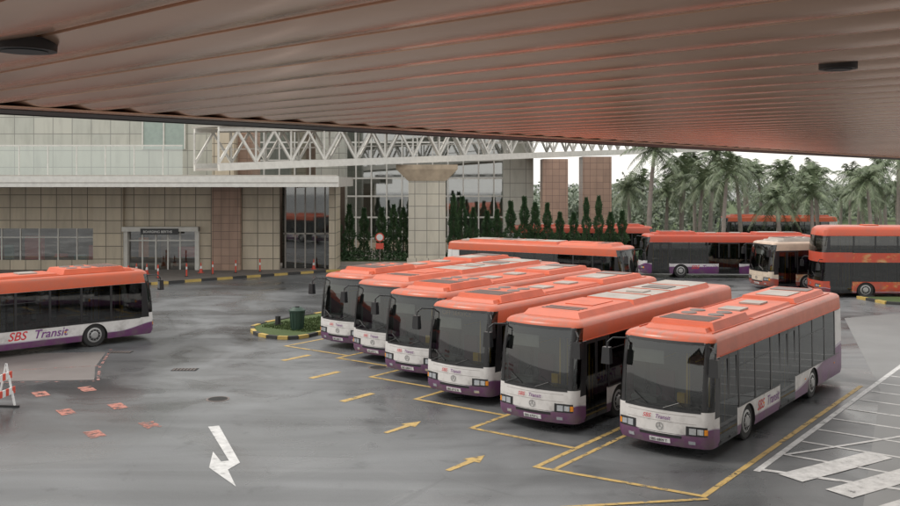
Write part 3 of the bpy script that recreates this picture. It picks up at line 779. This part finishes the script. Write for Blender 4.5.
# ------------------------------------------------------------------ street furniture
b=MB(); GB=simple('bin_green',(.02,.05,.035),.5); RW=simple('safety_red',(.6,.08,.05),.5); SW=simple('safety_white',(.7,.7,.7),.5)
b.cyl((0,0,0),(0,0,.08),.27,.29,20,GB); b.cyl((0,0,.08),(0,0,.82),.27,.33,20,GB); b.cyl((0,0,.82),(0,0,.88),.37,.37,20,GB); b.cyl((0,0,.88),(0,0,1.0),.36,.2,20,GB); b.cyl((0,0,1.0),(0,0,1.04),.1,.1,12,M['black'])
for i in range(12):
    a=2*PI*i/12; b.cyl((.285*math.cos(a),.285*math.sin(a),.1),(.335*math.cos(a),.335*math.sin(a),.8),.015,.015,6,GB)
b.obj('litter_bin',loc=(-6.85,41.9,.1))
b=MB(); b.cyl((0,0,0),(0,0,.05),.2,.2,14,M['black']); b.cyl((0,0,.05),(0,0,.42),.14,.12,14,M['black']); b.cyl((0,0,.42),(0,0,.47),.15,.06,14,M['black'])
b.obj('bollard',loc=(-7.95,43.2,.1))
def barricade(loc,rz):
    b=MB()
    for x in(-.7,.7):
        b.beam((x,-.28,0),(x,0,1.3),.05,.05,SW); b.beam((x,.28,0),(x,0,1.3),.05,.05,SW)
        b.beam((x,-.4,.03),(x,.4,.03),.08,.06,M['black'])
    for z in(.5,.95):
        for i in range(10): b.box(-.85+i*.17,-.85+(i+1)*.17,-.2+.1*(z>.6),-.165+.1*(z>.6),z-.1,z+.1,RW if i%2 else SW)
    b.obj('traffic_barricade',loc=loc,rz=rz)
barricade((-13.35,27.3,0),math.radians(85))
def cone(x,y):
    b=MB(); b.box(-.19,.19,-.19,.19,0,.03,RW); b.cyl((0,0,.03),(0,0,.3),.14,.095,16,RW); b.cyl((0,0,.3),(0,0,.5),.095,.06,16,SW); b.cyl((0,0,.5),(0,0,.75),.06,.025,16,RW)
    return b.obj('traffic_cone',loc=(x,y,.13))
for x,y in((-22.3,66.5),(-21.5,66.3),(-17.9,67.2),(-10.2,70.0)): cone(x,y)
bm_=MB(); bm_.cyl((0,0,0),(0,0,.04),.13,.13,12,M['black']); bm_.cyl((0,0,.04),(0,0,.5),.055,.055,12,RW); bm_.cyl((0,0,.5),(0,0,.68),.056,.056,12,SW); bm_.cyl((0,0,.68),(0,0,.92),.055,.05,12,RW)
bmm=bm_.mesh('bollard_post')
for x,y in ((-23.4,62.2),(-21.6,62.8),(-19.8,63.4),(-18.2,64.6),(-16.8,66.2),(-15.4,67.2),(-13.8,67.9)): place('bollard',bmm,(x,y,.13))
b=MB(); b.cyl((0,0,0),(0,0,2.6),.035,.035,10,M['vent']); b.cyl((0,-.05,2.3),(0,-.03,2.3),.34,.34,24,RW); b.cyl((0,-.055,2.3),(0,-.05,2.3),.25,.25,24,SW); b.box(-.3,.3,-.05,-.03,1.4,1.85,RW)
b.obj('traffic_sign',loc=(-5.4,71.9,.1))

# ------------------------------------------------------------------ light, world, camera
w=bpy.data.worlds.new('World'); scene.world=w; w.use_nodes=True; nt=w.node_tree
bg=nt.nodes['Background']; sky=nt.nodes.new('ShaderNodeTexSky'); sky.sky_type='NISHITA'; sky.sun_disc=False
EL=math.radians(52); sdir=Vector((-.93,.1,0)).normalized()
sky.sun_elevation=EL; sky.sun_rotation=math.atan2(sdir.x,sdir.y); sky.dust_density=5; sky.air_density=1.5
hs=mixc(nt,.8,sky.outputs[0],(10.8,10.5,9.9))
lk(nt,hs,bg.inputs[0]); bg.inputs[1].default_value=.140
sl=bpy.data.lights.new('sun','SUN'); sl.energy=1.5; sl.angle=math.radians(14); sl.color=(1,.95,.88)
so=bpy.data.objects.new('sun',sl); scene.collection.objects.link(so)
dv=Vector((sdir.x*math.cos(EL),sdir.y*math.cos(EL),math.sin(EL)))
so.rotation_euler=(-dv).to_track_quat('-Z','Y').to_euler(); so.location=(0,0,40)
cam=bpy.data.cameras.new('camera'); co=bpy.data.objects.new('camera',cam); scene.collection.objects.link(co)
cam.sensor_width=36; cam.lens=37.4; cam.shift_y=-.0811; cam.clip_start=.05; cam.clip_end=3000
co.location=(0,0,6.8); co.rotation_euler=(PI/2,0,0); scene.camera=co
scene.view_settings.view_transform='Standard'; scene.view_settings.look='None'; scene.view_settings.exposure=0
